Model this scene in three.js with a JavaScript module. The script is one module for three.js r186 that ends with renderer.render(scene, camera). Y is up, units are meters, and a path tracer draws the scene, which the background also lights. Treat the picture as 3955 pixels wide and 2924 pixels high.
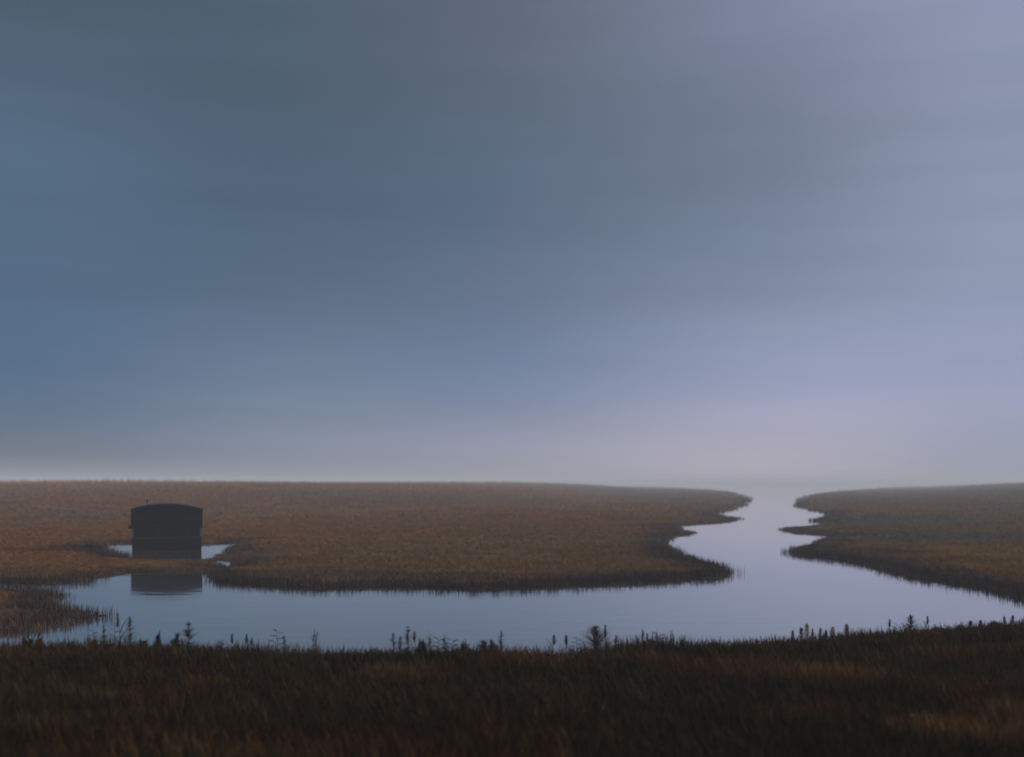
import * as THREE from 'three';
import { mergeGeometries } from 'three/addons/utils/BufferGeometryUtils.js';

// ------------------------------------------------------------------ camera, sky, sun, exposure
const scene = new THREE.Scene();
const camera = new THREE.PerspectiveCamera(34.06, 1024 / 757, 0.1, 8000);
camera.position.set(0, 3.6, 0);
camera.lookAt(0, 3.6, -100);
camera.setViewOffset(1024, 757, 0, -102.6, 1024, 757); // the lens is shifted up: the horizon lies low in the frame

camera.focus = 32;
camera.userData.fStop = 0.55;

const renderer = new THREE.WebGLRenderer();
renderer.toneMapping = THREE.LinearToneMapping;
renderer.toneMappingExposure = 1;
renderer.shadowMap.enabled = true;

const sun = new THREE.DirectionalLight(new THREE.Color(1.0, 0.97, 0.97), 3.9);
sun.name = 'evening_sun';
sun.position.set(180, 27, -140); // low over the marsh, outside the frame to the right
sun.target.position.set(0, 0, -60);
sun.castShadow = true;
sun.shadow.radius = 30;
sun.shadow.mapSize.set(2048, 2048);
Object.assign(sun.shadow.camera, { left: -120, right: 120, top: 120, bottom: -120, near: 1, far: 500 });
scene.add(sun, sun.target);
scene.fog = new THREE.FogExp2(new THREE.Color(0.975, 0.975, 1), 0.0012);

// ------------------------------------------------------------------ random numbers and noise
function rng(seed) {
  let a = seed >>> 0;
  return () => {
    a = (a + 0x6d2b79f5) >>> 0;
    let t = Math.imul(a ^ (a >>> 15), 1 | a);
    t = (t + Math.imul(t ^ (t >>> 7), 61 | t)) ^ t;
    return ((t ^ (t >>> 14)) >>> 0) / 4294967296;
  };
}
function hash2(ix, iy, s) {
  let h = Math.imul(ix, 374761393) + Math.imul(iy, 668265263) + Math.imul(s, 974711);
  h = Math.imul(h ^ (h >>> 13), 1274126177);
  return ((h ^ (h >>> 16)) >>> 0) / 4294967296;
}
function noise(x, y, s = 0) {
  const ix = Math.floor(x), iy = Math.floor(y), fx = x - ix, fy = y - iy;
  const u = fx * fx * (3 - 2 * fx), v = fy * fy * (3 - 2 * fy);
  const a = hash2(ix, iy, s), b = hash2(ix + 1, iy, s), c = hash2(ix, iy + 1, s), d = hash2(ix + 1, iy + 1, s);
  return (a + (b - a) * u + (c - a) * v + (a - b - c + d) * u * v) * 2 - 1;
}
function fbm(x, y, s = 0, n = 4) {
  let t = 0, a = 0.5;
  for (let k = 0; k < n; k++) { t += a * noise(x, y, s + k); x = x * 2.03 + 7.1; y = y * 2.03 - 3.7; a *= 0.5; }
  return t;
}
const clamp01 = (t) => Math.min(1, Math.max(0, t));
const ss = (a, b, t) => { t = clamp01((t - a) / (b - a)); return t * t * (3 - 2 * t); };
const mix = (a, b, t) => a + (b - a) * t;
const mix3 = (a, b, t) => [mix(a[0], b[0], t), mix(a[1], b[1], t), mix(a[2], b[2], t)];

// ------------------------------------------------------------------ sky: dusk air, brightest to the right where the sun went down
{
  const lin = (c) => { c /= 255; return c <= 0.04045 ? c / 12.92 : ((c + 0.055) / 1.055) ** 2.4; };
  const heights = [0.2, 1.1, 4.2, 9.5, 15.5, 20.5, 36, 62, 90];
  const turns = [-180, -110, -50, -21.4, -10.9, 0, 12.2, 21.3, 50, 110, 180];
  const west = [ // one row per height: az -21, -11, 0, 12, 21
    [[128, 135, 147], [136, 141, 154], [149, 151, 165], [173, 169, 182], [150, 154, 169]],
    [[108, 119, 134], [130, 138, 155], [150, 152, 169], [174, 170, 186], [155, 159, 179]],
    [[87, 110, 136], [110, 127, 150], [121, 135, 161], [152, 159, 187], [152, 159, 187]],
    [[83, 106, 130], [85, 105, 127], [99, 114, 136], [124, 137, 159], [142, 152, 177]],
    [[83, 104, 126], [80, 98, 117], [92, 107, 126], [115, 125, 146], [138, 148, 171]],
    [[78, 94, 110], [80, 97, 114], [98, 107, 124], [125, 134, 158], [143, 150, 178]],
  ];
  const zen = [130, 138, 160];
  const rows = [];
  for (let r = 0; r < heights.length; r++) {
    const k = Math.min(r, 5), up = ss(20, 85, heights[r]);
    const [L, l, c, q, R] = west[k];
    const back = L.map((v, i) => mix(v, c[i], 0.35));
    rows.push([back, L, L, L, l, c, q, R, R, c, back].map((p) => p.map((v, i) => lin(mix(v, zen[i], up)))));
  }
  const cr = (p, q, r, s, t) => 0.5 * (2 * q + (r - p) * t + (2 * p - 5 * q + 4 * r - s) * t * t + (3 * q - p - 3 * r + s) * t * t * t);
  const find = (list, v) => { let k = 0; while (k < list.length - 2 && v > list[k + 1]) k++; return [k, clamp01((v - list[k]) / (list[k + 1] - list[k]))]; };
  const W = 2048, Hh = 1024, data = new Float32Array(W * Hh * 4);
  for (let j = 0; j < Hh; j++) {
    const el = ((j + 0.5) / Hh) * 180 - 90;
    const [r, tr] = find(heights, Math.max(0.2, el));
    for (let i = 0; i < W; i++) {
      let az = ((i + 0.5) / W) * 360 - 90; if (az > 180) az -= 360;
      const o = (j * W + i) * 4;
      if (el <= 0) { data[o] = 0.12; data[o + 1] = 0.12; data[o + 2] = 0.135; data[o + 3] = 1; continue; }
      const [c, tc] = find(turns, az);
      const at = (rr, ch) => {
        const row = rows[Math.min(rows.length - 1, Math.max(0, rr))];
        const g = (cc) => row[Math.min(row.length - 1, Math.max(0, cc))][ch];
        return cr(g(c - 1), g(c), g(c + 1), g(c + 2), tc);
      };
      // long thin streaks of cloud, slightly tilted
      const n = fbm(az * 0.085 + 40, (el + az * 0.03) * 1.15, 11, 5), m = fbm(az * 0.05 + 9, (el - az * 0.05) * 0.34, 31, 4);
      const gain = 1 + 0.06 * n + 0.06 * m * ss(2, 8, el);
      const warm = 0.025 * fbm(az * 0.06 + 3, el * 0.3, 51, 3);
      for (let ch = 0; ch < 3; ch++) {
        const v = cr(at(r - 1, ch), at(r, ch), at(r + 1, ch), at(r + 2, ch), tr);
        data[o + ch] = Math.max(0.01, v * gain * (1 + warm * [1, 0, -0.8][ch]));
      }
      data[o + 3] = 1;
    }
  }
  const sky = new THREE.DataTexture(data, W, Hh, THREE.RGBAFormat, THREE.FloatType);
  sky.mapping = THREE.EquirectangularReflectionMapping;
  sky.magFilter = THREE.LinearFilter; sky.minFilter = THREE.LinearFilter; sky.wrapS = THREE.RepeatWrapping;
  sky.needsUpdate = true;
  scene.background = sky; scene.environment = sky;
}

// ------------------------------------------------------------------ helpers
const taken = new Map();
function numbered(name) {
  const n = taken.get(name) ?? 0; taken.set(name, n + 1);
  return n ? name + '_' + String(n).padStart(3, '0') : name;
}
function tag(o, label, category, group, kind) {
  Object.assign(o.userData, { label, category });
  if (group) o.userData.group = group;
  if (kind) o.userData.kind = kind;
  return o;
}
function shade(o) { o.traverse((c) => { if (c.isMesh) { c.castShadow = true; c.receiveShadow = true; } }); return o; }
function part(name, geometry, material, parent) {
  const m = new THREE.Mesh(geometry, material); m.name = name; m.castShadow = m.receiveShadow = true; parent.add(m); return m;
}
class Shape3 { // collects blades, leaves and stalks
  constructor() { this.p = []; this.i = []; }
  strip(points, widths, side) { // a flat tapering strip along points
    const b = this.p.length / 3, n = points.length;
    points.forEach((q, k) => {
      const w = widths[k] / 2;
      this.p.push(q[0] - side[0] * w, q[1] - side[1] * w, q[2] - side[2] * w, q[0] + side[0] * w, q[1] + side[1] * w, q[2] + side[2] * w);
    });
    for (let k = 0; k < n - 1; k++) {
      const a = b + k * 2;
      if (widths[k + 1] > 0) this.i.push(a, a + 1, a + 3, a, a + 3, a + 2); else this.i.push(a, a + 1, a + 2);
    }
    return this;
  }
  blade(x, y, z, az, len, lean, droop, width, segs = 3) { // lean: from upright, droop: added toward the tip
    const pts = [], ws = []; let px = x, py = y, pz = z, a = lean;
    for (let k = 0; k <= segs; k++) {
      pts.push([px, py, pz]); ws.push(k === segs ? 0 : width * (1 - 0.75 * (k / segs) ** 1.5));
      const s = len / segs; px += Math.sin(a) * Math.cos(az) * s; pz += Math.sin(a) * Math.sin(az) * s; py += Math.cos(a) * s; a += droop / segs;
    }
    return this.strip(pts, ws, [-Math.sin(az), 0, Math.cos(az)]);
  }
  leaf(x, y, z, az, len, pitch, width) { // a lance-shaped leaf, slightly folded
    const n = 5, b = this.p.length / 3, ca = Math.cos(az), sa = Math.sin(az);
    let px = x, py = y, pz = z;
    for (let k = 0; k <= n; k++) {
      const t = k / n, w = width * Math.sin(Math.PI * (0.06 + 0.94 * t)) * 0.5, a = pitch - 0.9 * t * t;
      this.p.push(px - sa * w, py + w * 0.35, pz + ca * w, px, py, pz, px + sa * w, py + w * 0.35, pz - ca * w);
      px += ca * Math.cos(a) * len / n; pz += sa * Math.cos(a) * len / n; py += Math.sin(a) * len / n;
      if (k < n) { const q = b + k * 3; this.i.push(q, q + 1, q + 4, q, q + 4, q + 3, q + 1, q + 2, q + 5, q + 1, q + 5, q + 4); }
    }
    return this;
  }
  stalk(points, r0, r1, sides = 5) {
    const b = this.p.length / 3, n = points.length;
    points.forEach((q, k) => {
      const r = mix(r0, r1, k / (n - 1));
      for (let s = 0; s < sides; s++) { const a = (s / sides) * 6.2832; this.p.push(q[0] + Math.cos(a) * r, q[1], q[2] + Math.sin(a) * r); }
    });
    for (let k = 0; k < n - 1; k++) for (let s = 0; s < sides; s++) {
      const a = b + k * sides + s, c = b + k * sides + ((s + 1) % sides);
      this.i.push(a, a + sides, c, c, a + sides, c + sides);
    }
    return this;
  }
  build() {
    const g = new THREE.BufferGeometry();
    g.setAttribute('position', new THREE.Float32BufferAttribute(this.p, 3)); g.setIndex(this.i); g.computeVertexNormals();
    return g;
  }
}

// ------------------------------------------------------------------ the marsh: shorelines in metres (x to the right, z toward the viewer)
const creekLine = [[-30.3,-45],[-23.4,-44.5],[-18.1,-43.7],[-16.5,-43.3],[-15.5,-44.7],[-15.2,-47.4],[-15,-48.8],[-12.2,-48.8],[-11.5,-46.9],[-10.4,-43.9],[-8.1,-42.4],[-6.4,-41.3],[-4.5,-42],[-2.7,-41.7],[-0.9,-40.8],[1.3,-42],[2.9,-43.3],[4.6,-44],[6.5,-45.4],[7.5,-45.8],[8.6,-48.1],[8.5,-51.6],[8.2,-55.4],[7.9,-61],[8.7,-69.9],[9.8,-77.6],[10.9,-82],[11.5,-80.9],[12.6,-86.7],[12.2,-88.5],[12.7,-95.2],[13.4,-99.1],[14.9,-102.5],[17.3,-105.8],[19.1,-109.1],[22,-119.9],[20.8,-121.9],[23.5,-140.7],[27.3,-153.8],[33.2,-179],[40.8,-214],[51,-269.7],[65,-359.6],[84,-511],[96,-746.9],[40,-1078.8],[-105.3,-2427.3],[1064.7,-2427.3],[330,-970.9],[205,-693.5],[118,-441.3],[76,-313.2],[53.6,-231.2],[41.2,-179.8],[37,-158.8],[36.2,-142.7],[34.1,-133],[30.5,-120.3],[27.2,-111.7],[27.3,-109.4],[26.9,-104.4],[22.8,-95.8],[21.1,-95.2],[19.6,-89.9],[19.8,-85.2],[22.1,-80.9],[19.8,-78.3],[16,-66.9],[14.4,-63.2],[14,-61.4],[13.9,-59.9],[14.6,-58],[15.3,-54.5],[15,-48.7],[15,-45.8],[15.5,-43.7],[15.8,-41.3],[15.6,-37.6],[16.8,-35.4],[19.7,-33.6],[22.4,-32.1],[22,-31.5],[18.3,-31.1],[13.6,-27.5],[11.2,-27.1],[8.5,-25.9],[5.8,-24.6],[4.2,-23.5],[2.4,-23.2],[0.7,-22.3],[-1,-22.3],[-3.4,-22.3],[-5.2,-22.8],[-7.9,-23.3],[-9.6,-23.1],[-11.2,-23],[-13.8,-23]];
const spitLine = [[-10.8,-33],[-11.2,-31.6],[-11.6,-29.9],[-12.1,-29.2],[-13.8,-28.2],[-18.6,-27.6],[-28.7,-42.6],[-21.3,-40.6],[-16.6,-40.1],[-15.4,-39.8],[-14.6,-39.3],[-14.1,-39],[-13.9,-37.6],[-13.4,-36.2],[-12.5,-34.1],[-11.4,-33.2]];
const pondLine = [[-23.3,-69.4],[-22.9,-70.9],[-22,-71.5],[-17.6,-70.4],[-16.5,-71.5],[-16.1,-74.1],[-15,-65.7],[-14.4,-61.8],[-13.9,-57.6],[-14.1,-56.2],[-17.4,-56.9],[-19.2,-60.2],[-20.9,-63.5]];
const poolLine = [[-13.7,-56.8],[-12.8,-55.8],[-11.7,-53.3],[-11.7,-50.9],[-12.6,-53.2]];
function away(line, x, z) { // distance to the line: positive outside, negative inside
  let best = 1e9, inside = false;
  for (let k = 0, j = line.length - 1; k < line.length; j = k++) {
    const ax = line[j][0], az = line[j][1], bx = line[k][0], bz = line[k][1];
    const dx = bx - ax, dz = bz - az, t = clamp01(((x - ax) * dx + (z - az) * dz) / (dx * dx + dz * dz));
    const qx = x - ax - dx * t, qz = z - az - dz * t; best = Math.min(best, qx * qx + qz * qz);
    if ((az > z) !== (bz > z) && x < ((bx - ax) * (z - az)) / (bz - az) + ax) inside = !inside;
  }
  return inside ? -Math.sqrt(best) : Math.sqrt(best);
}
function shore(x, z) { // metres inland; negative over water
  let s = Math.max(away(creekLine, x, z), -away(spitLine, x, z));
  if (x > -40 && x < 0 && z < -40 && z > -90) s = Math.min(s, away(pondLine, x, z), away(poolLine, x, z));
  const d = -z;
  return s + 0.28 * fbm(x * 0.9, z * 0.9, 71, 3) + ss(80, 140, d) * 0.5 * fbm(x * 0.3, z * 0.12, 75, 3);
}
const nearBank = (z) => ss(-34, -28, z);          // 1 on the bank in front
function ground(x, z, s = shore(x, z)) {
  if (s < 0) return -0.9 * ss(0, 4, -s) - 0.02;
  const d = -z, front = z > -33 && !(x < -8.5 && z < -25) ? 1 : 0;
  const rise = front ? 0.50 : 0.08 + 0.05 * ss(3, 14, s);
  let h = 0.02 + rise * ss(0, front ? 1.3 : 1.8, s) + 0.05 * ss(0.5, 3, s) * fbm(x * 0.35, z * 0.35, 81, 3);
  h += front * 0.16 * ss(2, 8, s) * fbm(x * 0.22 + 4, z * 0.22, 85, 3);
  h += ss(90, 230, d) * ss(9, 55, s) * (0.8 + 0.5 * fbm(x * 0.02, z * 0.006, 91, 3) + 1.6 * ss(24, 88, s)); // the far marsh swells a little
  return h;
}

// what grows where: base colours of the plants (linear)
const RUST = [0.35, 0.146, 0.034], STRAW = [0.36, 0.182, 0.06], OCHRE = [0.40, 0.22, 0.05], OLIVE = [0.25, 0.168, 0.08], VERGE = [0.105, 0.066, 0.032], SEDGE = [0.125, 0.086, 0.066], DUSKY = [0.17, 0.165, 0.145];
const PEAT = [0.058, 0.031, 0.009], HEATH = [0.14, 0.061, 0.015], MOSS = [0.050, 0.031, 0.009], FERN = [0.27, 0.125, 0.034];
const patches = [ // x, z, half-width, half-depth, colour, share
  [-17, -90, 26, 22, RUST, 0.75], [-24, -58, 9, 8, RUST, 0.6], [-3, -70, 7, 4.5, STRAW, 0.5], [5, -62, 3.2, 3.2, RUST, 0.8], [2, -83, 7, 2.6, OLIVE, 0.8], [-4, -100, 10, 6, OLIVE, 0.5],
  [1, -44.6, 9, 2.4, SEDGE, 0.6], [-8, -46, 4.5, 2.6, SEDGE, 0.55], [16.6, -50, 1.6, 9, SEDGE, 0.45], [-20, -46.8, 5, 2.4, SEDGE, 0.45], [26, -77, 6, 8, DUSKY, 0.85], [30, -110, 12, 14, DUSKY, 0.7], [24, -60, 4.5, 6, OCHRE, 0.9], [22, -50, 3.6, 5, OCHRE, 0.75], [17.5, -61, 2.8, 3.6, SEDGE, 0.8], [-17, -35, 3, 3.2, RUST, 0.45], [46, -150, 14, 20, OCHRE, 0.4],
  [5.6, -14.6, 1.3, 0.8, FERN, 0.95], [6.9, -15.6, 1.2, 0.7, FERN, 0.7], [4.7, -18.4, 1.1, 0.8, FERN, 0.6], [3.9, -15.9, 0.9, 0.35, HEATH, 0.9], [3.5, -19.2, 1.1, 0.8, HEATH, 0.9], [-1.7, -19.1, 0.85, 0.8, FERN, 0.42], [0.4, -19.8, 0.9, 0.6, HEATH, 0.9], [-4.3, -18.1, 0.6, 0.4, FERN, 0.32], [-4.5, -15.2, 3, 1.6, PEAT, 0.9], [1, -14.6, 2.6, 1.4, PEAT, 0.9],
  [-6.2, -18.4, 0.9, 0.4, HEATH, 0.6], [9.4, -21.6, 1.0, 0.8, FERN, 0.4], [7.3, -20.6, 1.2, 0.9, HEATH, 0.7], [2, -20.8, 1.3, 0.6, HEATH, 0.7], [-8.2, -21.4, 1.8, 0.7, HEATH, 0.7], [1.6, -17.4, 1.2, 0.6, MOSS, 0.8], [6.6, -18.4, 1.1, 0.8, MOSS, 0.8],
];
function growth(x, z, s) {
  const front = z > -33 && !(x < -8.5 && z < -25);
  let c;
  if (front) {
    c = mix3(PEAT, MOSS, ss(-0.2, 0.25, fbm(x * 0.3, z * 0.55, 101, 3)));
    c = mix3(c, HEATH, 0.5 * ss(0.05, 0.45, fbm(x * 0.28 + 9, z * 0.6, 105, 3) + 0.018 * x));
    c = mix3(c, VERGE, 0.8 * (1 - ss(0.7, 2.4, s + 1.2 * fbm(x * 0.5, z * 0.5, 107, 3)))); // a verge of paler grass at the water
  } else {
    c = mix3(STRAW, RUST, ss(-0.25, 0.2, fbm(x * 0.06 + 2, z * 0.045, 111, 3) - 0.006 * x));
    c = mix3(c, OLIVE, 0.55 * ss(-0.02, 0.3, fbm(x * 0.05 + 7, z * 0.05, 115, 4)));
    c = mix3(c, OLIVE, 0.5 * ss(14, 30, x));
  }
  for (const [px, pz, rx, rz, col, share] of patches) {
    const u = (x - px) / rx, v = (z - pz) / rz; let q = u * u + v * v;
    if (q < 3) { q += 0.7 * fbm(x * 1.1 / Math.sqrt(rx) + px, z * 1.1 / Math.sqrt(rz), 121, 3); c = mix3(c, col, share * (1 - ss(0.35, 1.25, q))); }
  }
  if (!front) { // dark wet sedge along the water, in uneven stretches
    const wdt = 2.6 * (1 + 1.1 * fbm(x * 0.12 + 3, z * 0.1, 131, 3));
    c = mix3(c, SEDGE, (0.8 + 0.4 * fbm(x * 0.3, z * 0.2, 135, 2)) * (1 - ss(wdt * 0.4, wdt, s)));
  }
  const m = 1 + 0.35 * fbm(x * 0.8, z * 0.8, 141, 3);
  return [c[0] * m, c[1] * m, c[2] * m];
}

// the ground: one sheet from behind the viewer to the horizon
{
  const xs = [], zs = [];
  for (let x = -32; x <= 32.01; x += 0.27) xs.push(x);
  for (let x = 32.4, st = 0.35; x < 3200; st *= 1.09) { x += st; xs.push(x); xs.unshift(-x); }
  for (let z = 60, st = 3; z > -13; z -= st) { zs.push(z); st = Math.max(0.3, st * 0.93); }
  for (let z = -13; z > -125; z -= 0.3) zs.push(z);
  for (let z = -125, st = 0.35; z > -3200; st *= 1.045) { zs.push(z); z -= st; }
  const nx = xs.length, nz = zs.length, pos = new Float32Array(nx * nz * 3), col = new Float32Array(nx * nz * 3), uv = new Float32Array(nx * nz * 2), idx = [];
  for (let j = 0; j < nz; j++) for (let i = 0; i < nx; i++) {
    const k = j * nx + i, x = xs[i], z = zs[j], s = shore(x, z);
    pos.set([x, ground(x, z, s), z], k * 3); uv.set([x / 3, z / 3], k * 2);
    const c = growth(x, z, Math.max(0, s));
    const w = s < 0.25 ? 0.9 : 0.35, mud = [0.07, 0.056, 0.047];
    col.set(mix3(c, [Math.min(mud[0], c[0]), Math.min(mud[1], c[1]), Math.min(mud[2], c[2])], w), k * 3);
    if (i && j) { const a = k - nx - 1, b = k - nx, d = k - 1; idx.push(a, b, d, b, k, d); }
  }
  const g = new THREE.BufferGeometry();
  g.setAttribute('position', new THREE.BufferAttribute(pos, 3)); g.setAttribute('color', new THREE.BufferAttribute(col, 3)); g.setAttribute('uv', new THREE.BufferAttribute(uv, 2));
  g.setIndex(idx); g.computeVertexNormals();
  const N = 256, t = new Uint8Array(N * N * 4);
  for (let j = 0; j < N; j++) for (let i = 0; i < N; i++) {
    const w = (a, b) => { const u = i / N, v = j / N; return mix(mix(a(i, j), a(i - N, j), u), mix(a(i, j - N), a(i - N, j - N), u), v); };
    const v = 128 + 110 * w((p, q) => fbm(p / 14 + 50, q / 14 + 50, 151, 4)); t.set([v, v, v, 255], (j * N + i) * 4);
  }
  const bump = new THREE.DataTexture(t, N, N); bump.magFilter = THREE.LinearFilter; bump.wrapS = bump.wrapT = THREE.RepeatWrapping; bump.needsUpdate = true;
  const m = new THREE.Mesh(g, new THREE.MeshPhysicalMaterial({ vertexColors: true, roughness: 1, specularIntensity: 0.15, bumpMap: bump, bumpScale: 0.05 }));
  m.name = 'ground'; m.receiveShadow = m.castShadow = true; scene.add(m);
  tag(m, 'flat boggy marsh ground reaching to the misty horizon', 'ground', null, 'structure');
}

// the water: one level sheet
{
  const N = 512, t = new Uint8Array(N * N * 4);
  const w = (i, j, a) => { const u = i / N, v = j / N; return mix(mix(a(i, j), a(i - N, j), u), mix(a(i, j - N), a(i - N, j - N), u), v); };
  for (let j = 0; j < N; j++) for (let i = 0; i < N; i++) {
    const v = 128 + 100 * w(i, j, (p, q) => fbm(p / 46 + 80, q / 20 + 80, 161, 4)); t.set([v, v, v, 255], (j * N + i) * 4);
  }
  const bump = new THREE.DataTexture(t, N, N); bump.magFilter = THREE.LinearFilter; bump.wrapS = bump.wrapT = THREE.RepeatWrapping; bump.needsUpdate = true;
  const g = new THREE.PlaneGeometry(6600, 3400); g.rotateX(-Math.PI / 2);
  const uv = g.attributes.uv; for (let k = 0; k < uv.count; k++) uv.setXY(k, uv.getX(k) * 6600 / 14, uv.getY(k) * 3400 / 14);
  const m = new THREE.Mesh(g, new THREE.MeshPhysicalMaterial({ color: new THREE.Color().setRGB(0.52, 0.505, 0.50), roughness: 0.05, metalness: 0.9, ior: 1.33, bumpMap: bump, bumpScale: 0.0045 }));
  m.name = 'water'; m.position.set(0, 0, -1600); m.receiveShadow = true; scene.add(m);
  tag(m, 'still tidal creek and pools mirroring the dusk sky', 'water', null, 'structure');
}

// ------------------------------------------------------------------ grass: nobody could count it
const leafy = (extra = {}) => new THREE.MeshPhysicalMaterial({ roughness: 1, specularIntensity: 0.15, side: THREE.DoubleSide, ...extra });
function tuft(seed, n, wide, lean, width) { // one metre tall before scaling
  const r = rng(seed), g = new Shape3();
  for (let k = 0; k < n; k++) {
    const a = r() * 6.283, q = Math.sqrt(r()) * wide;
    g.blade(Math.cos(a) * q, -0.08, Math.sin(a) * q, r() * 6.283, 0.55 + 0.6 * r(), r() * lean, r() * lean * 1.6, width * (0.7 + 0.6 * r()), 3);
  }
  return g.build();
}
function meadow(name, label, category, geometry, spots) {
  const m = new THREE.InstancedMesh(geometry, leafy(), spots.length), M = new THREE.Matrix4(), q = new THREE.Quaternion(), up = new THREE.Vector3(0, 1, 0), c = new THREE.Color();
  spots.forEach(([x, y, z, sx, sy, turn, col], k) => {
    M.compose(new THREE.Vector3(x, y, z), q.setFromAxisAngle(up, turn), new THREE.Vector3(sx, sy, sx));
    m.setMatrixAt(k, M); m.setColorAt(k, c.setRGB(...col));
  });
  m.name = numbered(name); m.castShadow = m.receiveShadow = true; scene.add(m);
  tag(m, label, category, null, 'stuff');
}
{
  const r = rng(5), front = [], frontB = [], marsh = [], far = [], fringe = [];
  // the dark bank in front
  for (let z = -11.5; z > -32; z -= 0.12) for (let x = -0.47 * -z - 4; x < 0.47 * -z + 4; x += 0.12) {
    const px = x + (r() - 0.5) * 0.16, pz = z + (r() - 0.5) * 0.16, s = shore(px, pz);
    if (s < 0.05 || (px < -8.5 && pz < -25)) { r(); continue; }
    const h = (0.2 + 0.16 * r() + 0.16 * ss(-0.1, 0.4, fbm(px * 0.5, pz * 0.5, 171, 3))) * mix(0.75, 1, ss(0, 1, s));
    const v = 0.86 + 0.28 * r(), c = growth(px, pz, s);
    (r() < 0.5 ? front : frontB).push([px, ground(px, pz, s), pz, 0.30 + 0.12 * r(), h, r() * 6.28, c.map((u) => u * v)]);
  }
  // the marsh beyond the creek
  for (let d = 26; d < 460;) {
    const st = Math.max(0.26, d * 0.0058); d += st;
    const half = Math.min(0.47 * d + 12, 150);
    for (let x = -half; x < half; x += st) {
      const px = x + (r() - 0.5) * st * 1.3, pz = -d + (r() - 0.5) * st * 1.3, s = shore(px, pz);
      if (s < 0.02 || (pz > -33 && !(px < -8.5 && pz < -25))) continue;
      const thin = ss(100, 150, d) * (1 - ss(2, 12, s)); // the last spits are half drowned: sparse stems
      if (r() < thin * 0.75) continue;
      const low = (px < -11 && px > -24 && pz < -46 && pz > -62) ? 0.55 : 1;
      const h = (0.11 + 0.1 * r() + 0.09 * ss(-0.1, 0.4, fbm(px * 0.2, pz * 0.2, 181, 3))) * (1 + 0.7 * ss(90, 180, d)) * low;
      const v = 0.9 + 0.2 * r(), c = growth(px, pz, s);
      (d < 110 ? marsh : far).push([px, ground(px, pz, s), pz, st * 1.25, h, r() * 6.28, c.map((u) => u * v)]);
    }
  }
  // reeds of very mixed height on the far flats
  const reeds = [];
  for (let d = 150; d < 520;) {
    const st = 0.9 + (d - 150) * 0.004; d += st;
    for (let x = -0.47 * d - 12; x < 0.47 * d + 12; x += st) {
      const px = x + (r() - 0.5) * st * 1.5, pz = -d + (r() - 0.5) * st * 1.5, s = shore(px, pz), q = r();
      if (s < 2) continue;
      const tall = ss(150, 260, d) * ss(12, 50, s), h = 0.3 + tall * (0.25 * r() + 1.45 * q * q * (0.7 + 0.6 * fbm(px * 0.03, pz * 0.03, 191, 2)));
      const v = 0.9 + 0.2 * r(), c = growth(px, pz, s);
      reeds.push([px, ground(px, pz, s), pz, 0.8, h, r() * 6.28, c.map((u) => u * v)]);
    }
  }
  // taller stems standing along the far edge of the creek, some of them in the water
  for (let k = 0; k < 60000; k++) {
    const px = -24 + r() * 48, pz = -26 - r() * 40, s = shore(px, pz);
    if (s < -0.5 || s > 0.9 || (pz > -33 && !(px < -8.5 && pz < -25))) continue;
    if (px < -11.5 && px > -16 && pz < -46) continue;
    if (s < 0 && r() < 0.75) continue;
    const h = 0.22 + 0.2 * r(), v = 0.6 + 0.4 * r();
    fringe.push([px, Math.max(-0.05, ground(px, pz, s)), pz, 0.16 + 0.1 * r(), h, r() * 6.28, [0.085 * v, 0.06 * v, 0.05 * v]]);
  }
  console.log('grass', front.length, frontB.length, marsh.length, far.length, fringe.length, reeds.length);
  meadow('foreground_grass', 'dark tangled grass covering the bank in front', 'grass', tuft(1, 16, 0.55, 0.45, 0.045), front);
  meadow('foreground_heath', 'dark low heath and fern among the grass of the front bank', 'grass', tuft(2, 16, 0.6, 0.7, 0.06), frontB);
  meadow('marsh_grass', 'short russet and straw coloured marsh grass beyond the creek', 'grass', tuft(3, 24, 0.75, 0.75, 0.055), marsh);
  meadow('distant_marsh_grass', 'brown marsh grass of the far flats fading into mist', 'grass', tuft(4, 24, 0.75, 0.6, 0.09), far);
  meadow('distant_reeds', 'thin reeds of mixed height along the misty skyline', 'reeds', tuft(8, 11, 0.9, 0.25, 0.05), reeds);
  meadow('waterside_sedge', 'dark thin sedge stems fringing the far edge of the creek', 'sedge', tuft(6, 7, 0.6, 0.22, 0.05), fringe);
}

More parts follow.
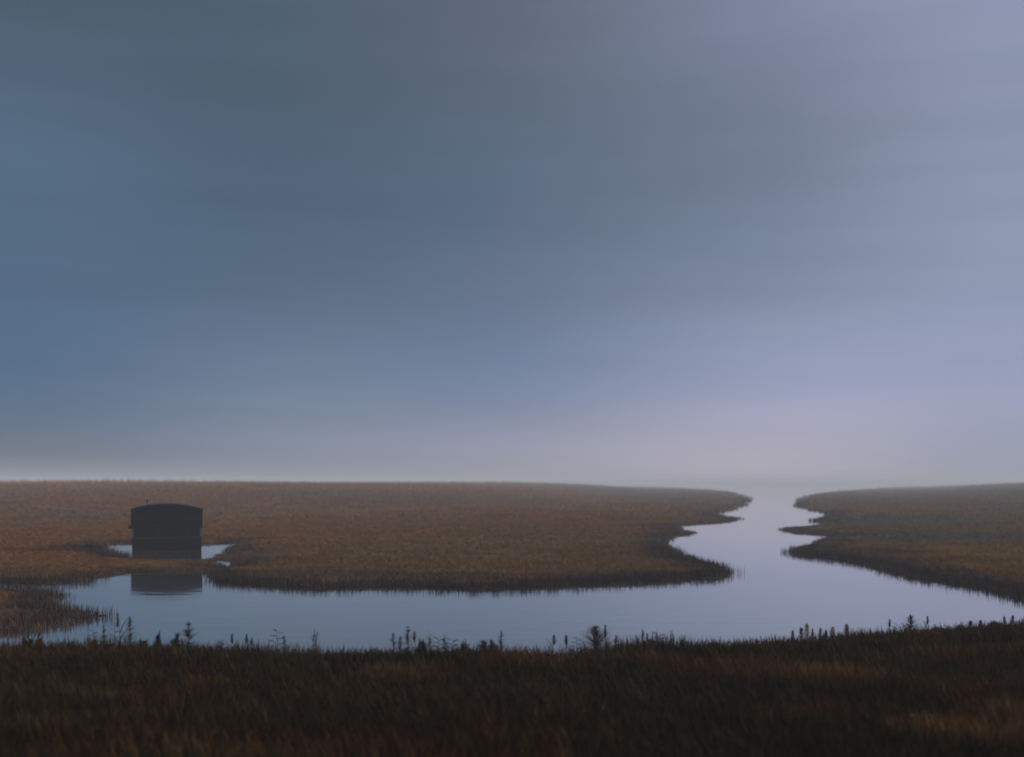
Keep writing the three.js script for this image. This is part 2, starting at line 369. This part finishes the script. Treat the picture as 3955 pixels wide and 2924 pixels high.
// ------------------------------------------------------------------ the hut standing in the pond
{
  const hut = new THREE.Group(); hut.name = 'marsh_hut'; scene.add(hut);
  tag(hut, 'small dark hut with curved roof standing in a pond in the marsh', 'hut');
  hut.position.set(-18.42, 0, -66.0); hut.rotation.y = 0.268;
  const r = rng(77);
  const tone = (c, v) => new THREE.MeshStandardMaterial({ color: new THREE.Color().setRGB(c[0] * v, c[1] * v, c[2] * v), roughness: 0.85 });
  const dark = [0.7, 1, 1.35, 1.15].map((v) => tone([0.022, 0.018, 0.015], v)), brown = [0.85, 1, 1.2].map((v) => tone([0.032, 0.026, 0.023], v));
  const grey = tone([0.2, 0.205, 0.22], 1), felt = new THREE.MeshStandardMaterial({ color: new THREE.Color().setRGB(0.03, 0.033, 0.04), roughness: 0.42 }), rusty = tone([0.09, 0.05, 0.035], 1);
  const pick = (l) => l[Math.floor(r() * l.length)];
  const box = (w, h, d, x, y, z) => { const g = new THREE.BoxGeometry(w, h, d); g.translate(x, y, z); return g; };
  const W = 3.52, D = 2.5;
  // hull: three heavy boards round the foot, reaching under the water
  part('hull', box(W - 0.1, 1.1, D - 0.1, 0, 0.04, 0), brown[0], hut);
  for (let k = 0; k < 4; k++) {
    const y = -0.2 + k * 0.21 + 0.1;
    part('hull_board', box(W, 0.2, 0.05, 0, y, D / 2 - 0.025 + 0.004 * (k % 2)), pick(brown), hut);
    part('hull_board', box(W, 0.2, 0.05, 0, y, -D / 2 + 0.025 - 0.004 * (k % 2)), pick(brown), hut);
    for (const s of [-1, 1]) part('hull_board', box(0.05, 0.2, D - 0.11, s * (W / 2 - 0.03 + 0.004 * (k % 2)), y, 0), pick(brown), hut);
  }
  part('sill', box(W + 0.06, 0.07, D + 0.06, 0, 0.645, 0), tone([0.07, 0.068, 0.07], 1), hut);
  // lower wall of upright planks
  part('inner_wall', box(W - 0.22, 1.5, D - 0.22, 0, 1.42, 0), dark[0], hut);
  const nf = 15, pw = (W - 0.24) / nf;
  for (let k = 0; k < nf; k++) for (const s of [-1, 1]) part('plank', box(pw - 0.014, 0.46, 0.03, -(W - 0.24) / 2 + (k + 0.5) * pw, 0.91, s * (D / 2 - 0.09 + 0.008 * r())), pick(dark), hut);
  const ns = 10, ps = (D - 0.24) / ns;
  for (let k = 0; k < ns; k++) for (const s of [-1, 1]) part('plank', box(0.03, 0.46, ps - 0.014, s * (W / 2 - 0.09 + 0.008 * r()), 0.91, -(D - 0.24) / 2 + (k + 0.5) * ps), pick(dark), hut);
  for (const sx of [-1, 1]) for (const sz of [-1, 1]) part('corner_post', box(0.085, 0.455, 0.085, sx * (W / 2 - 0.045), 0.909, sz * (D / 2 - 0.045)), grey, hut).userData.label = 'pale weathered corner post';
  // upper wall of lapped boards, overhanging
  for (let k = 0; k < 6; k++) {
    const y = 1.14 + k * 0.158 + 0.08, o = 0.03;
    for (const s of [-1, 1]) {
      const g = box(W + 0.08, 0.17, 0.028, 0, 0, 0); g.rotateX(s * -0.09); g.translate(0, y, s * (D / 2 + o)); part('lap_board', g, pick(dark), hut);
      const e = box(0.028, 0.17, D + 0.02, 0, 0, 0); e.rotateZ(s * 0.09); e.translate(s * (W / 2 + o), y, 0); part('lap_board', e, pick(dark), hut);
    }
  }
  // gables under the curve, then the curved roof
  const eave = 2.09, rise = 0.27, half = W / 2 + 0.045, R = (half * half + rise * rise) / (2 * rise), cy = eave + rise - R, a0 = Math.asin(half / R);
  const arc = (rad, n = 28) => Array.from({ length: n + 1 }, (_, k) => { const a = -a0 + (2 * a0 * k) / n; return [Math.sin(a) * rad, cy + Math.cos(a) * rad]; });
  for (const s of [-1, 1]) {
    const sh = new THREE.Shape(); sh.moveTo(-W / 2, 2.0); arc(R - 0.05).forEach(([x, y]) => { if (Math.abs(x) < W / 2) sh.lineTo(x, y); }); sh.lineTo(W / 2, 2.0);
    const g = new THREE.ExtrudeGeometry(sh, { depth: 0.03, bevelEnabled: false }); g.translate(0, 0, s * (D / 2 - 0.02) - 0.015); part('gable', g, dark[1], hut);
  }
  const sh = new THREE.Shape(); arc(R + 0.045).forEach(([x, y], k) => (k ? sh.lineTo(x, y) : sh.moveTo(x, y))); arc(R - 0.03).reverse().forEach(([x, y]) => sh.lineTo(x, y));
  const rg = new THREE.ExtrudeGeometry(sh, { depth: D + 0.3, bevelEnabled: true, bevelSize: 0.02, bevelThickness: 0.02, bevelSegments: 2 }); rg.translate(0, 0, -(D + 0.3) / 2);
  const roof = part('roof', rg, felt, hut);
  for (let k = 1; k < 5; k++) { // battens over the seams of the roof felt
    const z = -(D + 0.3) / 2 + (k * (D + 0.3)) / 5, b = new THREE.Shape();
    arc(R + 0.06).forEach(([x, y], q) => (q ? b.lineTo(x, y) : b.moveTo(x, y))); arc(R + 0.046).reverse().forEach(([x, y]) => b.lineTo(x, y));
    const g = new THREE.ExtrudeGeometry(b, { depth: 0.035, bevelEnabled: false }); g.translate(0, 0, z); part('batten', g, felt, roof);
  }
  const pipe = new THREE.LatheGeometry([[0, 0], [0.045, 0], [0.045, 0.34], [0.075, 0.345], [0.075, 0.36], [0.01, 0.42], [0, 0.42]].map(([x, y]) => new THREE.Vector2(x, y)), 12); pipe.translate(-1.02, 2.2, -0.5);
  part('stovepipe', pipe, rusty, hut);
  const br = box(0.14, 0.16, 0.5, -W / 2 - 0.11, 1.2, D / 2 - 0.4); part('mooring_bracket', br, dark[1], hut);
}

// ------------------------------------------------------------------ single weeds, reeds and seed spikes along the near bank
const paint = (r, g, b) => leafy({ color: new THREE.Color().setRGB(r, g, b) });
const P = { black: paint(0.062, 0.053, 0.038), olive: paint(0.085, 0.08, 0.056), grey: paint(0.15, 0.145, 0.125), tan: paint(0.40, 0.265, 0.14), seed: paint(0.30, 0.18, 0.095), red: paint(0.26, 0.14, 0.09), bark: paint(0.085, 0.058, 0.042) };
const W8 = {
  spire(g, r, h, w, m) { // an upright pointed weed, ragged and wider at the foot
    part('stem', new Shape3().stalk([[0, -0.1, 0], [0.01, h * 0.5, 0], [0, h, 0]], 0.012, 0.003).build(), P.bark, g);
    const f = new Shape3(), n = Math.round(90 + 260 * w);
    for (let k = 0; k < n; k++) { const t = Math.pow(r(), 0.8), y = t * h * 0.97, l = 1.35 * (w / 2) * (1 - t) ** 0.8 * (0.55 + 0.75 * r()) + 0.035; f.blade((r() - 0.5) * 0.02, y, (r() - 0.5) * 0.02, r() * 6.283, l * 1.05, 1.05 + 0.5 * r(), 0.6 * r(), 0.014 + 0.011 * r(), 2); }
    part('foliage', f.build(), m, g).userData.kind = 'stuff';
  },
  reed(g, r, h, w, m) { // a thin stalk with a feathery plume and a few long leaves
    const lx = (r() - 0.5) * 0.12;
    part('stem', new Shape3().stalk([[0, -0.1, 0], [lx * 0.3, h * 0.5, 0], [lx, h * 0.9, 0]], 0.007, 0.003).build(), P.olive, g);
    const f = new Shape3();
    for (let k = 0; k < 80; k++) { const t = r(); f.blade(lx, h * (0.66 + 0.31 * t), 0, r() * 6.283, 0.04 + w * 0.5 * (1 - t), 0.4 + 0.55 * r(), 0.6, 0.012, 2); }
    part('plume', f.build(), m, g).userData.kind = 'stuff';
    for (let k = 0; k < 4; k++) part('leaf', new Shape3().blade(lx * 0.3, h * (0.1 + 0.15 * k), 0, r() * 6.283, h * 0.45, 0.35 + 0.3 * r(), 0.9, 0.024, 5).build(), P.olive, g);
  },
  layered(g, r, h, w, m) { // leaves standing out sideways, one above another
    part('stem', new Shape3().stalk([[0, -0.1, 0], [0.015, h * 0.5, 0], [0, h, 0]], 0.009, 0.003).build(), P.bark, g);
    const n = 9;
    for (let k = 0; k < n; k++) { const t = (k + 0.5) / n, s = k % 2 ? 0 : Math.PI; part('leaf', new Shape3().leaf(0, h * (0.28 + 0.7 * t), 0, s + (r() - 0.5) * 1.3, w * (0.62 - 0.3 * t) * (0.8 + 0.4 * r()), 0.35, 0.045 + 0.025 * r()).build(), m, g); }
  },
  spike(g, r, h, w, m) { // a stout upright seed spike
    const lean = (r() - 0.5) * 0.06;
    part('stem', new Shape3().stalk([[0, -0.1, 0], [lean, h * 0.62, 0]], 0.008, 0.006).build(), P.bark, g);
    const f = new Shape3(), n = 150;
    for (let k = 0; k < n; k++) { const t = r(), y = h * (0.5 + 0.46 * t), q = w * 0.5 * Math.sin(Math.PI * (0.15 + 0.8 * t)) ** 0.7, a = r() * 6.283; f.blade(lean + Math.cos(a) * q * 0.5, y, Math.sin(a) * q * 0.5, a, q * 0.9 + 0.012, 0.35 + 0.4 * r(), 0.2, 0.011, 2); }
    part('seed_head', f.build(), m, g).userData.kind = 'stuff';
    for (let k = 0; k < 3; k++) part('leaf', new Shape3().blade(0, 0, 0, r() * 6.283, h * (0.6 + 0.25 * r()), 0.15 + 0.15 * r(), 0.5, 0.016, 4).build(), P.olive, g);
  },
  bush(g, r, h, w, m) { // a low mound of twigs and small leaves
    const f = new Shape3(), t = new Shape3();
    for (let k = 0; k < 22; k++) {
      const a = r() * 6.283, q = Math.sqrt(r()) * w * 0.5, y = h * Math.sqrt(Math.max(0.05, 1 - (q / (w * 0.55)) ** 2)) * (0.75 + 0.3 * r()), ex = Math.cos(a) * q, ez = Math.sin(a) * q * 0.6;
      t.stalk([[ex * 0.3, -0.08, ez * 0.3], [ex * 0.75, y * 0.5, ez * 0.75], [ex, y, ez]], 0.006, 0.002, 4);
      for (let b = 0; b < 24; b++) { const u = 0.25 + 0.75 * r(); f.blade(ex * mix(0.45, 1, u), y * u, ez * mix(0.45, 1, u), r() * 6.283, 0.06 + 0.07 * r(), 0.4 + 0.7 * r(), 0.5, 0.018, 2); }
    }
    part('twigs', t.build(), P.bark, g).userData.kind = 'stuff'; part('foliage', f.build(), m, g).userData.kind = 'stuff';
  },
  arching(g, r, h, w, m) { // long blades bowing to one side
    for (let k = 0; k < 12; k++) part('blade', new Shape3().blade((r() - 0.5) * w * 0.5, -0.05, (r() - 0.5) * 0.15, (r() - 0.5) * 0.8 + (k % 5 ? 0 : Math.PI), w * 0.75 + 0.25 * r(), 0.35 + 0.3 * r(), 1.3 + 0.3 * r(), 0.016, 6).build(), m, g);
  },
  twig(g, r, h, w, m) { // a bare branching stalk
    part('stem', new Shape3().stalk([[0, -0.1, 0], [0.02, h * 0.5, 0], [-0.01, h, 0]], 0.009, 0.003).build(), m, g);
    for (let k = 0; k < 6; k++) { const t = 0.4 + 0.09 * k, a = (k % 2 ? 0 : Math.PI) + (r() - 0.5), l = w * (0.7 - 0.07 * k); part('branch', new Shape3().stalk([[0.01, h * t, 0], [Math.cos(a) * l * 0.6, h * t + l * 0.35, Math.sin(a) * l * 0.6], [Math.cos(a) * l * 0.75, h * t + l * 0.8, Math.sin(a) * l * 0.75]], 0.004, 0.0015, 4).build(), m, g); }
    const f = new Shape3(); for (let k = 0; k < 90; k++) f.blade((r() - 0.5) * w * 0.35, h * r() * 0.8, (r() - 0.5) * 0.06, r() * 6.283, 0.05 + 0.05 * r(), 0.4 + 0.6 * r(), 0.5, 0.012, 2);
    part('foliage', f.build(), m, g).userData.kind = 'stuff';
  },
  stems(g, r, h, w, m) { // a few thin slanting stems
    for (let k = 0; k < 4; k++) part('stem', new Shape3().blade((k - 1.5) * 0.07, -0.05, 0, 0.2, h * (0.75 + 0.3 * r()), 0.35 + 0.15 * r(), 0.25, 0.011, 4).build(), m, g);
  },
};
const KIND = { spire: ['pointed_weed', 'weed', 'pointed weeds along the near bank'], reed: ['plumed_reed', 'reed', 'plumed reeds along the near bank'], layered: ['leafy_weed', 'weed', 'broad leaved weeds along the near bank'], spike: ['seed_spike', 'plant', 'seed spikes along the near bank'], bush: ['low_bush', 'bush', 'low bushes along the near bank'], arching: ['arching_sedge', 'sedge', null], twig: ['branching_weed', 'weed', 'branching weeds along the near bank'], stems: ['slanting_stems', 'plant', 'slanting stems along the near bank'] };
const plants = [
  ['bush', -8.71, -22.2, 0.50, 0.24, 'black', 'small dark bush nearest the left edge of the near bank'],
  ['bush', -8.50, -22.22, 0.49, 0.16, 'black', 'narrow dark bush second from the left edge of the near bank'],
  ['layered', -7.54, -22.23, 0.60, 0.28, 'black', 'ragged dark leafy weed below the tip of the left grassy spit'],
  ['spire', -7.33, -22.19, 0.67, 0.14, 'black', 'slender dark pointed weed just right of the ragged leafy weed by the spit'],
  ['layered', -7.13, -22.16, 0.72, 0.24, 'grey', 'faint grey leafy weed between slender pointed weed and tall plumed reed by the spit'],
  ['reed', -7.00, -22.13, 0.90, 0.16, 'grey', 'tall faint plumed reed beside the tallest pointed weed near the spit'],
  ['spire', -6.84, -22.1, 0.87, 0.30, 'olive', 'tall olive pointed weed near the spit, tallest on the left third of the bank'],
  ['bush', -6.57, -22.05, 0.56, 0.20, 'grey', 'faint low grey bush right of the tall olive pointed weed'],
  ['bush', -6.30, -22.0, 0.56, 0.17, 'black', 'squat dark bush alone below the hut reflection'],
  ['bush', -5.94, -21.94, 0.58, 0.28, 'black', 'dark bush leaning against the thick black pointed weed below the hut'],
  ['spire', -5.74, -21.91, 0.77, 0.34, 'black', 'thick black pointed weed in front of the hut reflection'],
  ['twig', -5.12, -21.78, 0.50, 0.24, 'black', 'short branching weed at the left foot of the grey mound bush'],
  ['reed', -4.86, -21.7, 0.61, 0.10, 'olive', 'short plumed reed growing through the left of the grey mound bush'],
  ['bush', -4.79, -21.69, 0.46, 0.75, 'grey', 'wide low grey mound bush with short reeds growing through it'],
  ['reed', -4.70, -21.62, 0.61, 0.10, 'olive', 'short plumed reed growing through the middle of the grey mound bush'],
  ['reed', -4.56, -21.64, 0.56, 0.09, 'olive', 'shortest plumed reed growing through the right of the grey mound bush'],
  ['layered', -4.09, -21.49, 0.70, 0.34, 'black', 'leafy weed with well spaced flat leaves beside arching sedge'],
  ['spire', -3.96, -21.47, 0.60, 0.08, 'black', 'thin dark spike of a weed touching the leafy weed by the arching sedge'],
  ['arching', -3.76, -21.37, 0.5, 0.55, 'black', 'clump of dark blades arching low over the water to the right'],
  ['twig', -3.40, -21.3, 0.70, 0.22, 'black', 'forked dark branching weed just right of the arching sedge'],
  ['spire', -2.05, -21.3, 0.60, 0.16, 'olive', 'short olive pointed weed at the left end of the crowded central weeds'],
  ['spire', -1.93, -21.3, 0.57, 0.13, 'black', 'short black pointed weed against the left side of the tallest central weed'],
  ['spire', -1.80, -21.3, 0.76, 0.24, 'olive', 'tallest pointed weed in the crowded group left of the picture centre'],
  ['reed', -1.65, -21.3, 0.68, 0.16, 'seed', 'brown plumed reed just right of the tallest central weed'],
  ['bush', -1.56, -21.3, 0.56, 0.18, 'black', 'dark upright bush at the foot of the brown plumed reed'],
  ['twig', -1.42, -21.3, 0.68, 0.16, 'black', 'thin branching weed standing between brown plumed reed and reddish leafy weed'],
  ['layered', -1.28, -21.3, 0.59, 0.40, 'bark', 'wide reddish dark leafy weed in the crowded central group'],
  ['twig', -1.17, -21.26, 0.66, 0.24, 'bark', 'reddish branching weed rising behind the wide reddish leafy weed'],
  ['layered', -1.02, -21.3, 0.58, 0.42, 'black', 'wide black leafy weed at the right of the reddish branching weed'],
  ['bush', -0.82, -21.3, 0.54, 0.30, 'black', 'black bush closing the right end of the crowded central weeds'],
  ['bush', -0.49, -21.3, 0.53, 0.16, 'olive', 'small olive bush alone in the gap at the picture centre'],
  ['bush', -0.35, -21.3, 0.57, 0.24, 'black', 'dark bush at the left foot of the lone pointed weed at the centre'],
  ['spire', -0.19, -21.3, 0.70, 0.18, 'black', 'lone dark pointed weed at the centre of the near bank'],
  ['reed', 0.68, -21.3, 0.60, 0.15, 'grey', 'pale grey plumed reed leaning left of the broad pale cone'],
  ['reed', 0.95, -21.43, 0.63, 0.15, 'olive', 'olive plumed reed midway between the pale grey reed and the broad cone'],
  ['layered', 1.12, -21.52, 0.58, 0.26, 'black', 'black leafy weed with stacked flat leaves left of the broad cone'],
  ['spire', 1.47, -21.71, 0.78, 0.80, 'grey', 'broad grey cone shaped weed, widest on the near bank'],
  ['reed', 1.69, -21.82, 0.77, 0.14, 'black', 'tall reed with a dark nodding plume right of the broad cone'],
  ['reed', 1.81, -21.89, 0.58, 0.13, 'seed', 'short brown reed tucked behind the dark nodding plume'],
  ['layered', 1.99, -21.98, 0.52, 0.18, 'black', 'small black leafy weed between short brown reed and upright bush'],
  ['spire', 2.23, -22.11, 0.60, 0.20, 'black', 'dark upright pointed weed left of the thin pale reed'],
  ['reed', 2.33, -22.16, 0.70, 0.11, 'grey', 'thin pale plumed reed standing highest above the small black weeds'],
  ['bush', 2.42, -22.2, 0.52, 0.24, 'black', 'low black bush at the foot of the thin pale reed'],
  ['reed', 2.49, -22.22, 0.59, 0.08, 'olive', 'short thin olive reed between the low black bush and spreading leaves'],
  ['layered', 2.62, -22.24, 0.57, 0.36, 'black', 'spreading black leafy weed before the plain stretch of bank grass'],
  ['stems', 3.35, -22.37, 0.58, 0.2, 'olive', 'thin olive stems slanting from the plain stretch of bank grass'],
  ['stems', 3.92, -22.46, 0.66, 0.2, 'red', 'thin reddish stems slanting to the right left of the tan spikes'],
  ['spike', 5.28, -23.25, 0.50, 0.07, 'seed', 'leftmost and shortest of the tan seed spikes'],
  ['spike', 5.45, -23.36, 0.54, 0.11, 'grey', 'pale greyish seed spike left of the tallest tan spike'],
  ['spike', 5.61, -23.47, 0.63, 0.12, 'tan', 'tallest and stoutest tan seed spike on the right half of the bank'],
  ['spike', 5.74, -23.56, 0.53, 0.06, 'seed', 'thin seed spike just right of the tallest tan spike'],
  ['spike', 5.89, -23.64, 0.54, 0.07, 'seed', 'second thin seed spike right of the tallest tan spike'],
  ['spike', 6.05, -23.72, 0.48, 0.08, 'grey', 'short greyish seed spike touching the second stout tan spike'],
  ['spike', 6.16, -23.77, 0.51, 0.12, 'tan', 'second stout tan seed spike, leaning over a short greyish one'],
  ['spike', 6.51, -23.94, 0.50, 0.12, 'seed', 'rightmost stout seed spike set apart from the others'],
  ['stems', 6.95, -24.2, 0.66, 0.15, 'red', 'single tuft of hair thin reddish stems between seed spikes and tall black weed'],
  ['reed', 7.46, -24.4, 0.60, 0.10, 'grey', 'wispy pale reed left of the tall black pointed weed'],
  ['layered', 7.60, -24.46, 0.58, 0.24, 'olive', 'olive leafy weed next to the wispy pale reed'],
  ['layered', 7.78, -24.56, 0.57, 0.30, 'black', 'black leafy weed pressed against the tall black pointed weed'],
  ['spire', 7.94, -24.63, 0.70, 0.46, 'black', 'tall black pointed weed, darkest and highest near the right edge'],
  ['reed', 8.29, -24.8, 0.62, 0.10, 'olive', 'thin olive reed just right of the tall black pointed weed'],
  ['bush', 8.56, -24.93, 0.38, 0.14, 'olive', 'small olive bush between thin reed and dark clump near the right edge'],
  ['bush', 8.72, -24.99, 0.37, 0.16, 'bark', 'small brown bush right beside the small olive bush'],
  ['bush', 9.13, -25.18, 0.39, 0.26, 'bark', 'dark brown clump left of the round pale seed head'],
  ['reed', 9.37, -25.29, 0.47, 0.20, 'grey', 'short reed with a round pale seed head near the right edge'],
  ['spike', 9.63, -25.4, 0.46, 0.09, 'grey', 'leaning greyish seed spike between pale seed head and brown bush'],
  ['bush', 9.97, -25.56, 0.38, 0.30, 'bark', 'brown bush between the leaning greyish spike and the last spikes'],
  ['spike', 10.23, -25.67, 0.48, 0.06, 'seed', 'slim brown seed spike second from the right edge'],
  ['spike', 10.46, -25.77, 0.47, 0.09, 'seed', 'brown seed spike nearest the right edge of the bank'],
];
plants.forEach(([kind, x, z, h, w, mat, label], k) => {
  const g = new THREE.Group(); g.name = numbered(KIND[kind][0]); scene.add(g);
  tag(g, label, KIND[kind][1], KIND[kind][2]);
  g.position.set(x, ground(x, z), z); h -= 0.09;
  W8[kind](g, rng(900 + k * 17), h, kind === 'spire' ? w * 1.5 : w, P[mat]);
});

renderer.render(scene, camera);
